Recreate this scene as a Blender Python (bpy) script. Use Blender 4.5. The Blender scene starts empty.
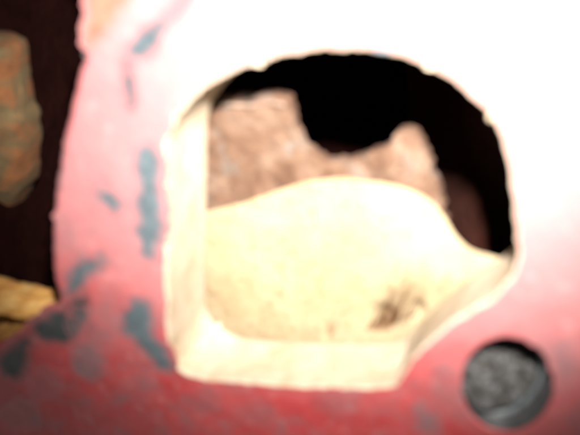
import bpy, math, random
from mathutils import Vector, noise
from mathutils.geometry import delaunay_2d_cdt

random.seed(7)
SC = bpy.context.scene
COL = SC.collection
S = 0.0002            # one unit of the drawing = 0.2 mm; the cast face is about 18 cm wide
T = 95.0              # wall thickness of the casting in those units

# ------------------------------------------------------------------ camera
D = 1000.0
AZ, EL = math.radians(21.5), math.radians(26)
CDIR = Vector((math.sin(AZ) * math.cos(EL), -math.cos(AZ) * math.cos(EL), math.sin(EL)))
CAM = CDIR * D
VIEW = (-CDIR).normalized()
RIGHT = VIEW.cross(Vector((0, 0, 1))).normalized()
UP = RIGHT.cross(VIEW).normalized()
cam = bpy.data.cameras.new('camera')
cam.sensor_width = 36.0
cam.lens = 36.0 * D / 580.0
cam.clip_start = 0.002
cam.clip_end = 20.0
cam.dof.use_dof = True
cam.dof.focus_distance = 0.50
cam.dof.aperture_fstop = 15.0
camo = bpy.data.objects.new('camera', cam)
camo.location = CAM * S
camo.rotation_euler = VIEW.to_track_quat('-Z', 'Y').to_euler()
COL.objects.link(camo)
SC.camera = camo

# ------------------------------------------------------------------ world, lamp, exposure
w = bpy.data.worlds.new('World')
SC.world = w
w.use_nodes = True
w.node_tree.nodes['Background'].inputs[0].default_value = (1.0, 0.95, 0.92, 1)
w.node_tree.nodes['Background'].inputs[1].default_value = 0.22
SC.view_settings.view_transform = 'Standard'
SC.view_settings.look = 'None'
SC.view_settings.gamma = 1.0
SC.view_settings.use_curve_mapping = False
SC.view_settings.exposure = 0.0

LAZ, LEL = math.radians(22.5), math.radians(35.8)
LDIR = Vector((math.sin(LAZ) * math.cos(LEL), -math.cos(LAZ) * math.cos(LEL), math.sin(LEL)))
LPOS = LDIR * 1150 + Vector((60, 0, 40))
LAIM = Vector((75, 0, 235))
sp = bpy.data.lights.new('work_lamp', 'SPOT')
sp.energy = 29.0
sp.spot_size = math.radians(45)
sp.spot_blend = 1.0
sp.shadow_soft_size = 0.006
sp.color = (1.0, 0.97, 0.92)
spo = bpy.data.objects.new('work_lamp', sp)
spo.location = LPOS * S
spo.rotation_euler = (LAIM - LPOS).to_track_quat('-Z', 'Y').to_euler()
COL.objects.link(spo)

# ------------------------------------------------------------------ helpers
def sstep(a, b, x):
    t = max(0.0, min(1.0, (x - a) / (b - a)))
    return t * t * (3 - 2 * t)

def nz(x, y, z, f):
    return noise.noise(Vector((x * f, y * f, z * f)))

def ray(px, py):
    return (VIEW * D + RIGHT * (px - 290.0) + UP * (217.5 - py)).normalized()

def at(px, py, Y):
    """point of the depth plane Y (drawing units) that a traced outline point lies on"""
    r = ray(px, py)
    t = (Y - CAM.y) / r.y
    return CAM + r * t

def surf(x, z):
    """front of the cast face: slightly lumpy, rolling back towards its lower edge"""
    y = 1.3 * nz(x, 3.0, z, 0.012) + 0.5 * nz(x, 9.0, z, 0.04)
    b = max(0.0, -50.0 - z)
    y += b * b * 0.0007 if b < 200 else 28.0 + 0.28 * (b - 200.0)
    return y

def at_face(px, py):
    Y = 0.0
    for _ in range(8):
        p = at(px, py, Y)
        Y = surf(p.x, p.z)
    return p

def catmull(pts, step=2.0, closed=True):
    out = []
    n = len(pts)
    rng = range(n if closed else n - 1)
    for i in rng:
        if closed:
            p0, p1, p2, p3 = pts[i - 1], pts[i], pts[(i + 1) % n], pts[(i + 2) % n]
        else:
            p0, p1, p2, p3 = pts[max(i - 1, 0)], pts[i], pts[i + 1], pts[min(i + 2, n - 1)]
        k = max(1, int(math.hypot(p2[0] - p1[0], p2[1] - p1[1]) / step))
        for j in range(k):
            t = j / k
            out.append(tuple(0.5 * ((2 * b) + (-a + c) * t + (2 * a - 5 * b + 4 * c - d) * t * t
                                    + (-a + 3 * b - 3 * c + d) * t ** 3)
                             for a, b, c, d in zip(p0, p1, p2, p3)))
    if not closed:
        out.append(tuple(pts[-1]))
    return out

def area2(L):
    return sum(L[i - 1][0] * L[i][1] - L[i][0] * L[i - 1][1] for i in range(len(L)))

def normals(L):
    """normals pointing away from the loop's inside (loop is counter-clockwise)"""
    n = len(L)
    out = []
    for i in range(n):
        a, b = L[i - 2], L[(i + 2) % n]
        tx, tz = b[0] - a[0], b[1] - a[1]
        l = math.hypot(tx, tz) or 1
        out.append((tz / l, -tx / l))
    return out

def inside(pt, L):
    x, y = pt
    c = False
    j = len(L) - 1
    for i in range(len(L)):
        xi, yi = L[i]
        xj, yj = L[j]
        if (yi > y) != (yj > y) and x < (xj - xi) * (y - yi) / (yj - yi) + xi:
            c = not c
        j = i
    return c

def mesh_obj(name, verts, faces, mat, parent=None, smooth=True):
    me = bpy.data.meshes.new(name)
    me.from_pydata([tuple(Vector(v) * S) for v in verts], [], faces)
    me.update()
    if smooth:
        me.polygons.foreach_set('use_smooth', [True] * len(me.polygons))
    me.materials.append(mat)
    o = bpy.data.objects.new(name, me)
    COL.objects.link(o)
    o.parent = parent
    return o

def empty(name, loc, label, cat):
    o = bpy.data.objects.new(name, None)
    o.empty_display_size = 0.01
    COL.objects.link(o)
    o['label'] = label
    o['category'] = cat
    return o

def rings_mesh(rings, closed=True, flip=False):
    n = len(rings[0])
    V = [p for r in rings for p in r]
    F = []
    for k in range(len(rings) - 1):
        for i in range(n if closed else n - 1):
            j = (i + 1) % n
            f = (k * n + i, k * n + j, (k + 1) * n + j, (k + 1) * n + i)
            F.append(f[::-1] if flip else f)
    return V, F

def cdt_fill(loops, pts, keep):
    verts = []
    edges = []
    for L in loops:
        b = len(verts)
        verts += [Vector(p) for p in L]
        edges += [(b + i, b + (i + 1) % len(L)) for i in range(len(L))]
    verts += [Vector(p) for p in pts]
    v, e, f, ov, oe, of = delaunay_2d_cdt(verts, edges, [], 0, 1e-4)
    F = []
    for t in f:
        c = sum((v[i] for i in t), Vector((0, 0))) / len(t)
        if keep(c):
            F.append(tuple(t))
    return [(p.x, p.y) for p in v], F

# ------------------------------------------------------------------ materials
class NT:
    def __init__(s, name):
        s.m = bpy.data.materials.new(name)
        s.m.use_nodes = True
        s.t = s.m.node_tree
        s.b = s.t.nodes['Principled BSDF']
        s.tc = s.t.nodes.new('ShaderNodeTexCoord')
    def noise(s, scale, detail=4, rough=0.6, dist=0.0, off=0.0):
        n = s.t.nodes.new('ShaderNodeTexNoise')
        n.inputs['Scale'].default_value = scale
        n.inputs['Detail'].default_value = detail
        n.inputs['Roughness'].default_value = rough
        n.inputs['Distortion'].default_value = dist
        mp = s.t.nodes.new('ShaderNodeMapping')
        mp.inputs['Location'].default_value = (off, off * 1.7, off * 0.6)
        s.t.links.new(s.tc.outputs['Object'], mp.inputs[0])
        s.t.links.new(mp.outputs[0], n.inputs['Vector'])
        return n.outputs['Fac']
    def ramp(s, fac, stops):
        r = s.t.nodes.new('ShaderNodeValToRGB')
        e = r.color_ramp.elements
        while len(e) < len(stops):
            e.new(0.5)
        for el, (p, c) in zip(e, stops):
            el.position = p
            el.color = (c[0], c[1], c[2], 1) if not isinstance(c, (int, float)) else (c, c, c, 1)
        s.t.links.new(fac, r.inputs[0])
        return r.outputs['Color']
    def mix(s, fac, a, b, mode='MIX'):
        n = s.t.nodes.new('ShaderNodeMix')
        n.data_type = 'RGBA'
        n.blend_type = mode
        for sock, v in ((n.inputs[0], fac), (n.inputs[6], a), (n.inputs[7], b)):
            if isinstance(v, (int, float)):
                sock.default_value = v
            elif isinstance(v, tuple):
                sock.default_value = (v[0], v[1], v[2], 1)
            else:
                s.t.links.new(v, sock)
        return n.outputs[2]
    def bump(s, height, strength, dist):
        n = s.t.nodes.new('ShaderNodeBump')
        n.inputs['Strength'].default_value = strength
        n.inputs['Distance'].default_value = dist
        s.t.links.new(height, n.inputs['Height'])
        s.t.links.new(n.outputs[0], s.b.inputs['Normal'])
    def done(s, col, rough=0.6, spec=0.5, metal=0.0):
        if isinstance(col, tuple):
            s.b.inputs['Base Color'].default_value = (*col, 1)
        else:
            s.t.links.new(col, s.b.inputs['Base Color'])
        if isinstance(rough, (int, float)):
            s.b.inputs['Roughness'].default_value = rough
        else:
            s.t.links.new(rough, s.b.inputs['Roughness'])
        s.b.inputs['Specular IOR Level'].default_value = spec
        s.b.inputs['Metallic'].default_value = metal
        return s.m

def paint_colour(n):
    a = n.noise(70, 5, 0.65, 0.4)
    c = n.ramp(a, [(0.30, (0.30, 0.017, 0.018)), (0.5, (0.37, 0.030, 0.031)), (0.70, (0.40, 0.058, 0.058))])
    # pink growing with height: glare on the upper face, put into the colour
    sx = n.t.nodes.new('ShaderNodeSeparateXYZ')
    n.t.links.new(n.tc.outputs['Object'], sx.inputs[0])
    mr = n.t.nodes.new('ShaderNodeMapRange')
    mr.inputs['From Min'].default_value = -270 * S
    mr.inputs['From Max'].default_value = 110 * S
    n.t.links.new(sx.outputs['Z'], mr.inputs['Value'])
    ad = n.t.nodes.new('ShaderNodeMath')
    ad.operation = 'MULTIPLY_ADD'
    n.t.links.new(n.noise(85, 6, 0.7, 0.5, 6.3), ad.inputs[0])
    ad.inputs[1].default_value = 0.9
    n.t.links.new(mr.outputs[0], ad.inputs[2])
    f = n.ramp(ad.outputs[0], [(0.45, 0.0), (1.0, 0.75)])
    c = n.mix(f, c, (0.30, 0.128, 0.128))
    g = n.ramp(n.noise(260, 4, 0.6, 0.0, 3.1), [(0.58, 0.0), (0.74, 0.32)])
    c = n.mix(g, c, (0.50, 0.26, 0.25))
    k = n.ramp(n.noise(120, 6, 0.7, 0.8, 7.7), [(0.50, 0.0), (0.70, 0.6)])
    c = n.mix(k, c, (0.15, 0.10, 0.105))
    n.bump(n.noise(500, 5, 0.6), 0.35, 0.0006)
    n.b.inputs['Coat Weight'].default_value = 0.4
    n.b.inputs['Coat IOR'].default_value = 1.5
    n.b.inputs['Coat Roughness'].default_value = 0.5
    return c

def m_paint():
    n = NT('red_paint_upper_glare')
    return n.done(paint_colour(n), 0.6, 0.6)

def m_wear(name, lo, hi, cover=1.0):
    """the same paint worn through to metal; 'bare' grows from the patch's edge inwards"""
    n = NT(name)
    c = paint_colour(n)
    at_ = n.t.nodes.new('ShaderNodeAttribute')
    at_.attribute_name = 'bare'
    ad = n.t.nodes.new('ShaderNodeMath')
    ad.operation = 'MULTIPLY_ADD'
    n.t.links.new(n.noise(170, 6, 0.75, 0.3, 4.4), ad.inputs[0])
    ad.inputs[1].default_value = 0.9
    sc = n.t.nodes.new('ShaderNodeMath')
    sc.operation = 'MULTIPLY'
    sc.inputs[1].default_value = 0.6
    n.t.links.new(at_.outputs['Fac'], sc.inputs[0])
    n.t.links.new(sc.outputs[0], ad.inputs[2])
    f = n.ramp(ad.outputs[0], [(0.40, 0.0), (1.0, cover)])
    m = n.ramp(n.noise(260, 5, 0.7), [(0.3, lo), (0.7, hi)])
    c = n.mix(f, c, m)
    cw = n.ramp(f, [(0.0, 1.0), (1.0, 0.25)])
    n.t.links.new(cw, n.b.inputs['Coat Weight'])
    return n.done(c, 0.6, 0.5)

def m_bare(name, lo, hi):
    n = NT(name)
    c = n.ramp(n.noise(260, 5, 0.7), [(0.3, lo), (0.7, hi)])
    n.bump(n.noise(600, 4), 0.4, 0.0005)
    return n.done(c, 0.55, 0.4, 0.1)

def m_raw():
    n = NT('raw_cast_cream')
    c = n.ramp(n.noise(110, 5, 0.65, 0.5), [(0.28, (0.31, 0.225, 0.145)), (0.5, (0.375, 0.297, 0.215)), (0.72, (0.41, 0.338, 0.27))])
    n.bump(n.noise(500, 5, 0.7), 0.25, 0.0005)
    return n.done(c, 0.8, 0.3)

def m_sed():
    n = NT('sandy_scale')
    c = n.ramp(n.noise(90, 5, 0.6), [(0.3, (0.26, 0.19, 0.108)), (0.65, (0.30, 0.238, 0.148))])
    st = n.t.nodes.new('ShaderNodeAttribute')
    st.attribute_name = 'stain'
    c = n.mix(st.outputs['Fac'], c, (0.055, 0.024, 0.010))
    k = n.ramp(n.noise(520, 4, 0.7, 0.0, 2.2), [(0.53, 0.0), (0.70, 0.65)])
    c = n.mix(k, c, (0.15, 0.10, 0.045))
    n.bump(n.noise(700, 5, 0.7), 0.7, 0.0008)
    return n.done(c, 0.95, 0.1)

def m_rustwall():
    n = NT('pale_mottled_rust')
    c = n.ramp(n.noise(95, 6, 0.7, 0.4), [(0.30, (0.05, 0.022, 0.012)), (0.5, (0.105, 0.058, 0.036)), (0.70, (0.16, 0.108, 0.078))])
    k = n.ramp(n.noise(200, 4, 0.6, 0.3, 5.2), [(0.56, 0.0), (0.70, 0.6)])
    c = n.mix(k, c, (0.105, 0.105, 0.10))
    k = n.ramp(n.noise(700, 4, 0.7, 0.0, 9.0), [(0.56, 0.0), (0.68, 0.8)])
    c = n.mix(k, c, (0.035, 0.016, 0.010))
    n.bump(n.noise(600, 6, 0.75), 0.5, 0.0008)
    return n.done(c, 0.9, 0.2)

def m_orange():
    n = NT('orange_rust')
    c = n.ramp(n.noise(150, 5, 0.7, 0.5), [(0.3, (0.30, 0.11, 0.03)), (0.5, (0.52, 0.26, 0.07)), (0.72, (0.62, 0.40, 0.15))])
    n.bump(n.noise(420, 5, 0.7), 0.7, 0.001)
    return n.done(c, 0.9, 0.2)

def m_post():
    n = NT('mottled_olive_rust')
    c = n.ramp(n.noise(75, 6, 0.7, 0.5, 1.3), [(0.25, (0.03, 0.015, 0.008)), (0.42, (0.17, 0.062, 0.02)),
                                               (0.54, (0.085, 0.062, 0.028)), (0.66, (0.21, 0.105, 0.04)), (0.8, (0.15, 0.15, 0.125))])
    n.bump(n.noise(420, 6, 0.7), 0.9, 0.0015)
    return n.done(c, 0.85, 0.3)

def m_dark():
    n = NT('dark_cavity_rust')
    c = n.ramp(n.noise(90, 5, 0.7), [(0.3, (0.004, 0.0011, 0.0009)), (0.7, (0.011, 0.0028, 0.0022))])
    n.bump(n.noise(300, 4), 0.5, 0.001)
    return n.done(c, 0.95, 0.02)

def m_dirt():
    n = NT('packed_grey_dirt')
    c = n.ramp(n.noise(560, 6, 0.8), [(0.36, (0.008, 0.007, 0.006)), (0.5, (0.038, 0.034, 0.030)), (0.66, (0.14, 0.145, 0.15))])
    n.bump(n.noise(600, 5, 0.7), 1.0, 0.0012)
    return n.done(c, 0.8, 0.3)

PAINT, RAW, SED, RW, ORA, POST, DARK, DIRT = m_paint(), m_raw(), m_sed(), m_rustwall(), m_orange(), m_post(), m_dark(), m_dirt()
GREY = m_wear('worn_blue_grey', (0.035, 0.05, 0.056), (0.075, 0.095, 0.105))
PALE = m_wear('worn_deep_grey', (0.02, 0.032, 0.038), (0.045, 0.062, 0.07))
BLACK = m_wear('dark_bare_iron', (0.012, 0.015, 0.015), (0.035, 0.043, 0.043))
SMUDGE = m_wear('faint_grey_smudge', (0.07, 0.06, 0.063), (0.13, 0.11, 0.115), 0.25)
DULL = m_wear('dull_grey_stain', (0.10, 0.08, 0.085), (0.15, 0.12, 0.125), 0.7)
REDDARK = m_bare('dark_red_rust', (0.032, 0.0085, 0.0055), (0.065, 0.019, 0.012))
CRUST = m_bare('pale_scale_crust', (0.10, 0.05, 0.03), (0.24, 0.18, 0.14))
STEEL = m_bare('bare_steel_edge', (0.06, 0.068, 0.073), (0.18, 0.20, 0.21))
HOLE = m_bare('grey_bore', (0.03, 0.03, 0.03), (0.08, 0.08, 0.08))
BROWN = m_bare('brown_rust_flake', (0.07, 0.03, 0.012), (0.15, 0.07, 0.03))
CHIP = m_bare('pale_rim_rust', (0.40, 0.30, 0.20), (0.60, 0.50, 0.38))

# ------------------------------------------------------------------ the casting
casting = empty('engine_casting', (0, 0, 0), 'red painted rusty cast metal block with a large rounded window and bolt hole', 'engine block')

def plane_loop(pts, jit=0.7, seed=0.0, step=2.0):
    L = catmull(pts, step)
    q = []
    for (px, py) in L:
        p = at_face(px, py)
        q.append((p.x, p.z))
    if area2(q) < 0:
        q.reverse()
    N = normals(q)
    out = []
    for (x, z), (a, b) in zip(q, N):
        d = jit * (1.2 * nz(x, seed, z, 0.05) + 0.8 * nz(x, seed + 5, z, 0.16))
        out.append((x + a * d, z + b * d))
    return out

WIN = [(168, 300), (167, 200), (168, 140), (182, 113), (206, 88), (245, 68), (290, 55), (335, 50), (385, 53), (430, 69),
       (468, 93), (496, 125), (509, 165), (514, 215), (516, 262), (503, 286), (482, 303), (455, 320), (430, 340), (410, 359), (400, 377),
       (388, 386), (340, 387), (280, 385), (222, 380), (196, 377), (180, 370), (171, 355)]
LEFT = [(94, -55), (91, -10), (88, 25), (83, 50), (74, 85), (62, 135), (54, 185), (50, 235), (51, 275), (57, 297), (50, 312), (32, 327),
        (0, 344), (-60, 362), (-125, 362), (-150, 330), (-155, 150), (-150, -60), (-120, -110), (40, -110), (85, -90)]
BOLT = [(507 + 46 * math.cos(a), 385 + 47 * math.sin(a)) for a in [i * math.pi / 12 for i in range(24)]]
win = plane_loop(WIN, 1.7, 1.0)
left = plane_loop(LEFT, 1.4, 21.0)
bolt = plane_loop(BOLT, 0.6, 41.0)

def off(L, N, d):
    return [(x + a * d, z + b * d) for (x, z), (a, b) in zip(L, N)]

def fillet_rings(L, r, k=6):
    N = normals(L)
    R = []
    for i in range(k + 1):
        t = math.pi / 2 * i / k
        o = off(L, N, r * (1 - math.sin(t)))
        R.append([(x, surf(x, z) + r * (1 - math.cos(t)), z) for x, z in o])
    return R

RF = {'win': 3.2, 'left': 11.0, 'bolt': 3.0}
fr = {'win': fillet_rings(win, RF['win']), 'left': fillet_rings(left, RF['left']), 'bolt': fillet_rings(bolt, RF['bolt'], 4)}
X0, X1, Z0, Z1 = -560.0, 520.0, -540.0, 440.0
outer = []
rad = 40
for cx, cz, a0 in ((X1 - rad, Z1 - rad, 0), (X0 + rad, Z1 - rad, 90), (X0 + rad, Z0 + rad, 180), (X1 - rad, Z0 + rad, 270)):
    for i in range(9):
        a = math.radians(a0 + i * 90 / 8)
        outer.append((cx + rad * math.cos(a), cz + rad * math.sin(a)))
hl = [[(p[0], p[2]) for p in fr[k][0]] for k in ('win', 'left', 'bolt')]
grid = []
g = 8.0
x = X0 + 6
while x < X1 - 4:
    z = Z0 + 6
    while z < Z1 - 4:
        q = (x + random.uniform(-1.5, 1.5), z + random.uniform(-1.5, 1.5))
        if inside(q, outer) and not any(inside(q, h) for h in hl):
            grid.append(q)
        z += g
    x += g
v2, F = cdt_fill([outer] + hl, grid, lambda c: inside((c.x, c.y), outer) and not any(inside((c.x, c.y), h) for h in hl))
V = [(x, surf(x, z), z) for x, z in v2]
for k in ('left', 'bolt'):
    b = len(V)
    rv, rf = rings_mesh(fr[k])
    V += rv
    F += [tuple(i + b for i in f) for f in rf]
# outer side of the slab
so = [[(x, surf(x, z) + d, z) for x, z in outer] for d in (0.0, 30.0, T)]
b = len(V)
rv, rf = rings_mesh(so)
V += rv
F += [tuple(i + b for i in f) for f in rf]
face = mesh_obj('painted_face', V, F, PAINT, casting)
face['label'] = 'red painted front face of the casting, upper glare in its colour'

def wall(name, L, r, depth, mat, draft, back_round, amp, lip=46.0, n=16, corner=None, front=(), smooth=None):
    N = normals(L)
    Ls = smooth or L
    R = list(front)
    for i in range(n + 1):
        t = i / n
        ring = []
        g_ = sstep(0.0, 0.22, t)
        for (x, z), (a, bb), (xs_, zs_) in zip(L, N, Ls):
            y0 = surf(x, z) + r
            x, z = x + (xs_ - x) * g_, z + (zs_ - z) * g_
            y = y0 + (depth + 0.9 * max(0.0, surf(x, z)) - y0) * t
            d = -(draft + (corner(x, z) if corner else 0)) * t * t + amp * sstep(0, 0.15, t) * (nz(x, y, z, 0.035) + 0.6 * nz(x, y + 90, z, 0.11))
            ring.append((x + a * d, y, z + bb * d))
        R.append(ring)
    last = R[-1]
    for i in range(1, 6):       # rounded back edge, then the back of the slab
        t = math.pi / 2 * i / 5
        R.append([(p[0] + a * back_round * (1 - math.cos(t)), p[1] + back_round * math.sin(t), p[2] + bb * back_round * (1 - math.cos(t)))
                  for p, (a, bb) in zip(last, N)])
    R.append([(p[0] + a * (back_round + lip), p[1] + back_round, p[2] + bb * (back_round + lip)) for p, (a, bb) in zip(last, N)])
    v, f = rings_mesh(R)
    o = mesh_obj(name, v, f, mat, casting)
    return o

_c = at_face(172, 374)
_d = at_face(398, 382)
def wcorner(x, z):
    return 24 * math.exp(-((x - _c.x) ** 2 + (z - _c.z) ** 2) / 34.0 ** 2) + 8 * math.exp(-((x - _d.x) ** 2 + (z - _d.z) ** 2) / 26.0 ** 2)
o = wall('window_wall', win, RF['win'], T - 8, RAW, 3.0, 8.0, 0.55, corner=wcorner, front=fr['win'][:-1], smooth=plane_loop(WIN, 0.0, 1.0))
o['label'] = 'cream bare metal inner edge of the rounded window'
o = wall('recess_wall', left, RF['left'], T - 8, ORA, 2.0, 10.0, 3.5, 30.0)
o['label'] = 'orange rusted inner edge of the side recess'

# shelf of the casting at the bottom of the side recess
zl = at(10, 340, 18).z
V = []
nx, ny = 60, 30
lx0, lx1 = X0 + 10, at(150, 300, T + 40).x
ybk = T + 62
for i in range(nx + 1):
    x = lx0 + (lx1 - lx0) * i / nx
    for k in range(ny + 1):
        y = T - 30 + (ybk - T + 30) * k / ny
        z = zl + 3.0 * nz(x, y, 3, 0.03) + 1.5 * nz(x, y, 8, 0.1) - 6 * sstep(0.85, 1.0, k / ny)
        V.append((x, y, z))
    V.append((x, ybk + 3, zl - 16))
    V.append((x, ybk + 4, zl - 120))
m_ = ny + 3
F = [(i * m_ + k, (i + 1) * m_ + k, (i + 1) * m_ + k + 1, i * m_ + k + 1) for i in range(nx) for k in range(m_ - 1)]
o = mesh_obj('recess_ledge', V, F, ORA, casting)
o['label'] = 'orange rusty ledge at the bottom of the side recess'

# ------------------------------------------------------------------ bolt hole
N = normals(bolt)
cxb = sum(p[0] for p in bolt) / len(bolt)
czb = sum(p[1] for p in bolt) / len(bolt)
def bring(scale, dx, dz, dep, amp=0.0):
    out = []
    for (x, z) in bolt:
        y = surf(x, z)
        s = scale * (1 + amp * nz(x, dep * 3, z, 0.09))
        out.append((cxb + (x - cxb) * s + dx, y * (1 - min(1, dep / 30)) + 10 * min(1, dep / 30) + dep, czb + (z - czb) * s + dz))
    return out
R = [bring(1.0, 0, 0, 3.0), bring(0.985, -2, 1, 9), bring(0.96, -6, 2, 16), bring(0.93, -10, 4, 22)]
v, f = rings_mesh(R)
hole = mesh_obj('bolt_hole', v, f, HOLE, casting)
hole['label'] = 'dark grey round bolt hole in the red face'
R = [bring(0.93, -10, 4, 22), bring(0.90, -11, 4, 23.5), bring(0.875, -12, 4, 27)]
v, f = rings_mesh(R)
mesh_obj('bore_edge', v, f, STEEL, hole)
R = [bring(0.875, -12, 4, 27), bring(0.87, -12, 4, 45, 0.03), bring(0.86, -12, 4, 70, 0.04), bring(0.85, -12, 4, 110, 0.04), bring(0.01, -12, 4, 112)]
v, f = rings_mesh(R)
mesh_obj('bore', v, f, HOLE, hole)
# packed dirt: a slope, high in front at the lower left, deep at the top
V = []
F = []
nr, na = 14, 48
for i in range(nr + 1):
    for j in range(na):
        a = 2 * math.pi * j / na
        r = 40.5 * i / nr
        x = cxb - 12 + r * math.cos(a)
        z = czb + 4 + r * math.sin(a)
        h = (r * math.sin(a) * 0.85 + r * math.cos(a) * 0.35)
        y = 64 + 1.2 * h + 5.0 * nz(x, 0, z, 0.06) + 2.5 * nz(x, 5, z, 0.2)
        y -= 9 * sstep(0.6, 1.0, i / nr) * sstep(0.5, -0.3, math.sin(a))
        V.append((x, y, z))
for i in range(nr):
    for j in range(na):
        k = (j + 1) % na
        F.append((i * na + j, i * na + k, (i + 1) * na + k, (i + 1) * na + j))
o = mesh_obj('dirt_plug', V, F, DIRT, hole)
o['label'] = 'grainy grey dirt packed inside the bolt hole'

# ------------------------------------------------------------------ worn patches on the paint
def patch(pts, mat, label=None, ragged=1.8, name='bare_patch'):
    L0 = catmull(pts, 2.0)
    if area2(L0) < 0:
        L0.reverse()
    L0 = off(L0, normals(L0), 9.5)
    q = []
    for (px, py) in L0:
        d = (ragged * 1.5 * nz(px, 0, py, 0.09) + ragged * 0.9 * nz(px, 4, py, 0.25))
        e = (ragged * 1.5 * nz(px, 8, py, 0.09) + ragged * 0.9 * nz(px, 12, py, 0.25))
        p = at_face(px + d, py + e)
        q.append((p.x, p.z))
    xs = [p[0] for p in q]
    zs = [p[1] for p in q]
    inn = []
    x = min(xs)
    while x < max(xs):
        z = min(zs)
        while z < max(zs):
            if inside((x, z), q):
                inn.append((x, z))
            z += 2.5
        x += 2.5
    v, F = cdt_fill([q], inn, lambda c: inside((c.x, c.y), q))
    V = [(x, surf(x, z) - 0.6, z) for x, z in v]
    nv_ = len(V)
    rv, rf = rings_mesh([[(x, surf(x, z) - 0.6, z) for x, z in q], [(x, surf(x, z) + 1.0, z) for x, z in q]])
    V += rv
    F += [tuple(i + nv_ for i in f) for f in rf]
    o = mesh_obj(name, V, F, mat, casting)
    bare = o.data.attributes.new('bare', 'FLOAT', 'POINT')
    vals = [0.0] * len(V)
    for i, (x, z) in enumerate(v):
        d2 = min((x - a) ** 2 + (z - b_) ** 2 for a, b_ in q)
        vals[i] = min(1.0, math.sqrt(d2) / 16.0)
    bare.data.foreach_set('value', vals)
    if label:
        o['label'] = label
    return o

patch([(186, -6), (168, 12), (152, 24), (139, 36), (129, 50), (127, 66), (133, 64), (143, 56), (155, 48), (161, 34), (172, 18), (190, 2)], PALE, 'blue grey streak of worn paint beside the window')
patch([(127, 66), (126, 88), (131, 108), (136, 106), (131, 88), (133, 66)], PALE, None, 1.0)
patch([(136, 150), (146, 144), (157, 156), (158, 190), (161, 215), (157, 240), (150, 256), (140, 246), (138, 232), (143, 220), (139, 200), (143, 180), (137, 165)], GREY, 'vertical blue grey worn patch along the window edge', 2.6)
patch([(101, 180), (105, 190), (113, 200), (121, 206), (116, 209), (106, 201), (99, 192)], GREY, None, 1.2)
patch([(76, 268), (88, 262), (98, 256), (104, 260), (94, 270), (86, 280), (78, 290), (71, 288)], GREY, None, 2.2)
patch([(130, 306), (142, 304), (148, 314), (150, 330), (158, 346), (169, 364), (162, 364), (150, 350), (138, 338), (128, 326)], GREY, 'grey bare patch below the window corner', 2.2)
patch([(36, 330), (44, 318), (60, 313), (70, 306), (82, 296), (86, 306), (82, 318), (74, 328), (70, 338), (58, 334), (48, 336)], BLACK, 'dark bare iron patch at the corner of the recess', 2.6)
patch([(74, 320), (82, 314), (88, 322), (84, 331), (76, 330)], GREY, None, 1.6)
patch([(78, 346), (88, 341), (97, 348), (100, 362), (94, 374), (84, 370), (78, 360)], DULL, None, 2.0)
patch([(6, 352), (16, 344), (30, 338), (27, 352), (24, 364), (14, 372), (6, 366)], BLACK, None, 2.6)
patch([(418, 412), (428, 408), (436, 416), (434, 428), (422, 426)], DULL, None, 2.0)
patch([(558, 350), (565, 345), (570, 356), (566, 372), (558, 366)], DULL, None, 2.0)
patch([(440, 372), (446, 370), (447, 384), (441, 388)], DULL, None, 1.5)

for (px, py, rx, ry) in ((105, 165, 9, 15), (120, 128, 8, 14), (92, 218, 9, 14), (122, 246, 10, 13), (108, 302, 10, 12), (72, 228, 6, 14),
                         (104, 336, 9, 10), (44, 384, 12, 9), (132, 388, 12, 9), (205, 402, 14, 8), (262, 412, 15, 8), (335, 404, 14, 7),
                         (545, 326, 8, 12), (566, 372, 8, 13), (440, 396, 9, 12), (110, 95, 9, 14), (152, 118, 8, 14), (24, 412, 14, 9)):
    patch([(px + rx * (1 + 0.4 * math.sin(px + k)) * math.cos(k * math.pi / 4), py + ry * (1 + 0.4 * math.cos(py + 2 * k)) * math.sin(k * math.pi / 4)) for k in range(8)],
          SMUDGE, None, 2.5, 'grey_smudge')
TAN = m_wear('tan_rust_edge', (0.11, 0.05, 0.03), (0.17, 0.10, 0.065))
patch([(94, -8), (128, -8), (120, 8), (108, 24), (98, 38), (90, 42), (92, 20)], TAN, 'tan rusty patch at the top corner of the side recess', 2.0)
for (px, py, rx, rz, mt, dp) in ((82, 57, 3.2, 6, HOLE, 9), (428, 68, 5, 2.2, CHIP, 4), (490, 118, 2.6, 4, CHIP, 4), (382, 50, 12, 3, STEEL, 2), (256, 65, 6, 2.0, CHIP, 4)):
    p = at_face(px, py)
    V = []
    nl, nm = 8, 12
    for i in range(nl + 1):
        th = math.pi * i / nl
        for j in range(nm):
            ph = 2 * math.pi * j / nm
            d = Vector((math.sin(th) * math.cos(ph) * rx, math.cos(th) * 4.0, math.sin(th) * math.sin(ph) * rz))
            d *= 1 + 0.35 * nz(d.x + px, d.y, d.z, 0.3)
            V.append((p.x + d.x, p.y + dp + d.y, p.z + d.z))
    F = [(i * nm + j, i * nm + (j + 1) % nm, (i + 1) * nm + (j + 1) % nm, (i + 1) * nm + j) for i in range(nl) for j in range(nm)]
    mesh_obj('casting_burr', V, F, mt, casting)

# leaning back of the passage seen past the inner wall
V = []
F = []
na, nb = 24, 24
for i in range(na + 1):
    for k in range(nb + 1):
        px, py = 408 + 207 * i / na, 20 + 330 * k / nb
        y = T + 150 + 70 * k / nb + 260 * (1 - sstep(-0.1, 0.40, i / na))
        p = at(px, py, y)
        V.append((p.x, p.y + 5 * nz(p.x, 0, p.z, 0.03), p.z))
for i in range(na):
    for k in range(nb):
        q = i * (nb + 1) + k
        F.append((q, q + 1, q + nb + 2, q + nb + 1))
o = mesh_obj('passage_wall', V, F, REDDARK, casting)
o['label'] = 'dark reddish brown wall deep inside the window'

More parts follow.
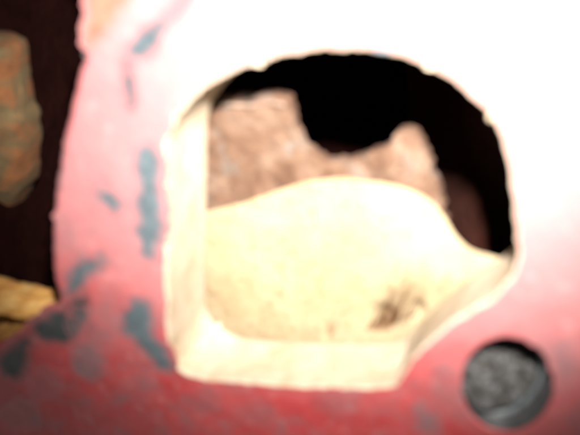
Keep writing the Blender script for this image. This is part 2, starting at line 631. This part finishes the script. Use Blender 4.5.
# ------------------------------------------------------------------ rusty inner wall behind the window
YW = T + 46
def wallY(x, z):
    return YW + 5 * nz(x, 2, z, 0.02) + 2.5 * nz(x, 7, z, 0.07) + 0.00035 * (x + 60) ** 2 + 0.004 * max(0.0, x - 80) ** 2
TOP = [(120, 100), (170, 98), (205, 97), (240, 95), (268, 94), (286, 97), (291, 108), (295, 126), (302, 142), (314, 154), (328, 161), (344, 162),
       (361, 158), (376, 152), (388, 143), (397, 133), (406, 131), (416, 140), (423, 155), (428, 172), (434, 190), (438, 212), (442, 240), (446, 275), (450, 330)]
top = catmull(TOP, 2.0, False)
tp = []
for i, (px, py) in enumerate(top):
    p = at(px, py, YW)
    am = 3.4
    tp.append((p.x + am * nz(px, 1, py, 0.12) + 1.6 * nz(px, 5, py, 0.3), p.z + am * nz(px, 11, py, 0.12) + 1.6 * nz(px, 15, py, 0.3)))
lowr, lowl = at(466, 420, YW), at(120, 420, YW)
outl = tp + [(lowr.x, lowr.z), (lowl.x, lowl.z)]
xs = [p[0] for p in outl]
zs = [p[1] for p in outl]
inn = []
x = min(xs) + 3
while x < max(xs):
    z = min(zs) + 3
    while z < max(zs):
        if inside((x, z), outl):
            inn.append((x, z))
        z += 5
    x += 5
v2, F = cdt_fill([outl], inn, lambda c: inside((c.x, c.y), outl))
V = [(x, wallY(x, z), z) for x, z in v2]
if area2(outl) < 0:
    outl.reverse()
R = [[(x, wallY(x, z) + d, z) for x, z in outl] for d in (0.0, 3.0, 16.0)]
b = len(V)
rv, rf = rings_mesh(R)
V += rv
F += [tuple(i + b for i in f) for f in rf]
iw = mesh_obj('inner_wall', V, F, RW, casting)
iw['label'] = 'mottled brown rusty inner wall with a ragged bite in its top'
# a ridge of scale under the upper edge
rg = catmull([(150, 106), (206, 104), (228, 105), (250, 106), (272, 103), (286, 105)], 3.0, False)
V = []
for px, py in rg:
    p = at(px, py, YW)
    y = wallY(p.x, p.z)
    h = 3.0 + 1.2 * nz(px, 0, py, 0.08)
    V += [(p.x, y + 1, p.z + h), (p.x, y - 3.5, p.z + h * 0.4), (p.x, y - 3.0, p.z - h * 0.5), (p.x, y + 1, p.z - h)]
F = []
for i in range(len(rg) - 1):
    for k in range(3):
        F.append((i * 4 + k, i * 4 + k + 1, i * 4 + 4 + k + 1, i * 4 + 4 + k))
mesh_obj('scale_ridge', V, F, CRUST, iw)

# closed dark body of the casting behind the face
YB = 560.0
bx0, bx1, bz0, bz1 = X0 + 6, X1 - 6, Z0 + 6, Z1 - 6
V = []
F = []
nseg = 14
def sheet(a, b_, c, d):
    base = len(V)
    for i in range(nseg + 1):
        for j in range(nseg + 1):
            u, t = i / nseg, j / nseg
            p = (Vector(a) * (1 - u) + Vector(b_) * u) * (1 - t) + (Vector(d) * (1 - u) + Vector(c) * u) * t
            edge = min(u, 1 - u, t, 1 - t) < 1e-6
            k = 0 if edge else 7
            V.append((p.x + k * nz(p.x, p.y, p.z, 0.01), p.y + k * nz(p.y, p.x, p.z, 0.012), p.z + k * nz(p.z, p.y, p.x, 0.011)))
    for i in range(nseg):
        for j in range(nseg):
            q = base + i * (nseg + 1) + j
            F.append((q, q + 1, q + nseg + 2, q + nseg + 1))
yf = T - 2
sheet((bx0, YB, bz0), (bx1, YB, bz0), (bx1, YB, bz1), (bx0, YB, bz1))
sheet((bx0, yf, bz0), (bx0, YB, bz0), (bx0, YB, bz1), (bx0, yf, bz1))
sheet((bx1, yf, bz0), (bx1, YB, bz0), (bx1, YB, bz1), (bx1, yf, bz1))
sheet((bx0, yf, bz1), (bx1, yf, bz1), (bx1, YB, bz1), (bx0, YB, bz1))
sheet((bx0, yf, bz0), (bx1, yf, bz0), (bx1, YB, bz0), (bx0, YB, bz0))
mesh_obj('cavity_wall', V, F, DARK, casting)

# ------------------------------------------------------------------ sandy deposit heaped inside the window
CREST = [(120, 228), (170, 220), (206, 212), (240, 204), (270, 194), (300, 184), (335, 179), (372, 182), (405, 189), (428, 200), (443, 216), (456, 236),
         (470, 249), (490, 256), (515, 263), (545, 268), (570, 275)]
BASE = [(120, 395), (570, 395)]
cr = catmull(CREST, 1.6, False)
nv = 90
rows = []
for i, (px, py) in enumerate(cr):
    ye = T + 36 - 14 * sstep(430, 500, px)
    c = at(px, py, ye)
    low = at(px - 16, 378 - 60 * sstep(400, 500, px), T + 6)
    low.y += 0.9 * max(0.0, surf(low.x, low.z))
    row = []
    for k in range(nv + 1):
        t = k / nv
        p = Vector(low).lerp(Vector(c), t)
        bul = math.sin(math.pi * min(1, t)) * (4 + 9 * math.exp(-((px - 395) / 50.0) ** 2) - 4 * math.exp(-((px - 322) / 12.0) ** 2))
        p.y -= bul * 0.6 * sstep(0.2, 0.6, t)
        p.z += bul * 0.6
        p.y += 1.0 * nz(p.x, 1, p.z, 0.04) + 0.35 * nz(p.x, 4, p.z, 0.17)
        p.z += 0.8 * nz(p.x, 21, p.z, 0.05)
        row.append(p)
    for (dy, dz) in ((2, 0.2), (4, -1), (6, -6), (7, -26), (8, -90)):
        row.append(Vector((c.x, row[nv].y + dy, row[nv].z + dz)))
    rows.append(row)
# pits
for row in rows:
    for k, p in enumerate(row[:nv + 1]):
        for (px, py, sx, sz, dep) in ((384, 317, 12, 13, 16), (418, 309, 7, 9, 9), (326, 332, 6, 14, 3)):
            q = at(px, py, p.y)
            d = math.exp(-((p.x - q.x) / sx) ** 2 - ((p.z - q.z) / sz) ** 2)
            p.y += dep * d
nk = len(rows[0])
V = [tuple(p) for r in rows for p in r]
F = []
for i in range(len(rows) - 1):
    for k in range(nk - 1):
        F.append((i * nk + k, (i + 1) * nk + k, (i + 1) * nk + k + 1, i * nk + k + 1))
sed = mesh_obj('scale_deposit', V, F, SED)
stain = sed.data.attributes.new('stain', 'FLOAT', 'POINT')
vals = []
for p in V:
    v_ = Vector(p) - CAM
    d_ = v_.dot(VIEW)
    x, y = 290 + v_.dot(RIGHT) * D / d_, 217.5 - v_.dot(UP) * D / d_
    sv = 0.0
    for (px, py, ln, wd, am) in ((383, 329, 66, 17, 0.5), (404, 321, 62, 12, 0.32), (440, 292, 22, 6, 0.3), (330, 333, 22, 6, 0.25)):
        u = (py - y) / ln                       # 0 at the foot of the stain, 1 at its tip
        xx = x - px - (py - y) * 0.42
        if -0.12 < u < 1:
            fan = wd * (0.75 + 0.5 * u)
            e = max(0.0, 1 - (xx / fan) ** 2) * (1 - u) ** 0.8 * sstep(-0.12, 0.05, u)
            st_ = 0.5 + 1.1 * noise.noise(Vector((xx / fan * 4.0 + px, u * 1.0, 0.3)))
            sv = max(sv, am * min(1, max(0, e * (0.7 + st_ * 1.3))))
    vals.append(sv)
stain.data.foreach_set('value', vals)
sed['label'] = 'pale yellow sandy deposit heaped inside the rounded window'
sed['category'] = 'deposit'

def sed_point(px, py):
    best = None
    r = ray(px, py)
    for row in rows[::2]:
        for p in row[:nv + 1:2]:
            d = ((p - CAM) - r * (p - CAM).dot(r)).length
            if best is None or d < best[0]:
                best = (d, p)
    return best[1]

def fibre(x0, y0, x1, y1, wd, bow):
    a, c = sed_point(x0, y0).copy(), sed_point(x1, y1).copy()
    V = []
    n = 7
    for i in range(n + 1):
        t = i / n
        p = a.lerp(c, t)
        w_ = wd * (1 - 0.85 * t)
        p.x += bow * math.sin(t * math.pi)
        p.y -= 1.0 + 1.5 * math.sin(t * math.pi)
        for k in range(4):
            V.append((p.x + w_ * math.cos(k * math.pi / 2), p.y + 0.6 * w_ * math.sin(k * math.pi / 2), p.z))
    F = [(i * 4 + k, i * 4 + (k + 1) % 4, i * 4 + 4 + (k + 1) % 4, i * 4 + 4 + k) for i in range(n) for k in range(4)]
    F += [(0, 1, 2, 3), tuple(n * 4 + k for k in (3, 2, 1, 0))]
    mesh_obj('rust_fibre', V, F, BROWN, sed)
rf_ = random.Random(3)
for k in range(16):
    u = k / 15
    bx_, by_ = 369 + 27 * u, 330 - 7 * u + rf_.uniform(-2, 2)
    ln = rf_.uniform(18, 44)
    fibre(bx_, by_, bx_ + ln * (0.25 + 0.35 * rf_.random()), by_ - ln, rf_.uniform(0.7, 2.0), rf_.uniform(-2, 2))
for k in range(6):
    bx_, by_ = 401 + 2.6 * k, 321 - 1.2 * k + rf_.uniform(-2, 2)
    ln = rf_.uniform(14, 32)
    fibre(bx_, by_, bx_ + ln * (0.4 + 0.35 * rf_.random()), by_ - ln, rf_.uniform(0.6, 1.3), rf_.uniform(-2, 2))

# ------------------------------------------------------------------ rusty casting lump inside the side recess
YP = T + 95
Rr = []
nu = 28
prof = [(36, -200), (36, -20), (36, 0)]
zt = at(10, 56, YP).z
zb = at(10, 300, YP).z
xr_top, xr_bot = at(4, 40, YP).x, at(4, 205, YP).x
lev = 46
for i in range(lev + 1):
    t = i / lev
    z = zt + (zb - zt) * t
    rec = 170 * t ** 3
    pxr = 17 + 13 * sstep(0.0, 0.35, t) - 8 * sstep(0.5, 0.8, t) - 14 * sstep(0.75, 1.0, t)
    xr = at(pxr, 40 + 240 * t, YP + 45 + rec).x
    xl = xr - 250
    ring = []
    for j in range(nu):
        a = 2 * math.pi * j / nu
        ca, sa = math.cos(a), math.sin(a)
        sx = math.copysign(abs(ca) ** 0.45, ca) * (xr - xl) / 2
        sy = math.copysign(abs(sa) ** 0.45, sa) * 45
        x = (xr + xl) / 2 + sx
        y = YP + 45 + sy + rec
        zz = z
        rib = 2.6 * math.exp(-((t - 0.275) / 0.022) ** 2) - 3.5 * math.exp(-((t - 0.235) / 0.02) ** 2)
        rib += 1.5 * math.exp(-((t - 0.56) / 0.05) ** 2)
        d = rib + 5 * nz(x, y, z, 0.035) + 2 * nz(x, y, z, 0.1)
        ring.append((x + ca * d, y + sa * d, zz))
    Rr.append(ring)
cx = sum(p[0] for p in Rr[0]) / nu
first = [((p[0] - cx) * 0.93 + cx, p[1] * 0.93 + (YP + 45) * 0.07, p[2] + 4) for p in Rr[0]]
cap = [(cx, YP + 45, zt + 5)] * nu
lst = Rr[-1]
bot = []
for k in range(1, 7):
    t = math.pi / 2 * k / 6
    q = 1 - 0.55 * (1 - math.cos(t))
    bot.append([((p[0] - cx) * q + cx, (p[1] - YP - 215) * q + YP + 215, p[2] - 26 * math.sin(t)) for p in lst])
v, f = rings_mesh([cap, first] + Rr + bot + [[(cx, YP + 215, bot[-1][0][2])] * nu])
post = mesh_obj('rusted_lug', v, f, POST)
post['label'] = 'mottled orange and olive rusted metal lug inside the dark side recess'
post['category'] = 'metal lug'
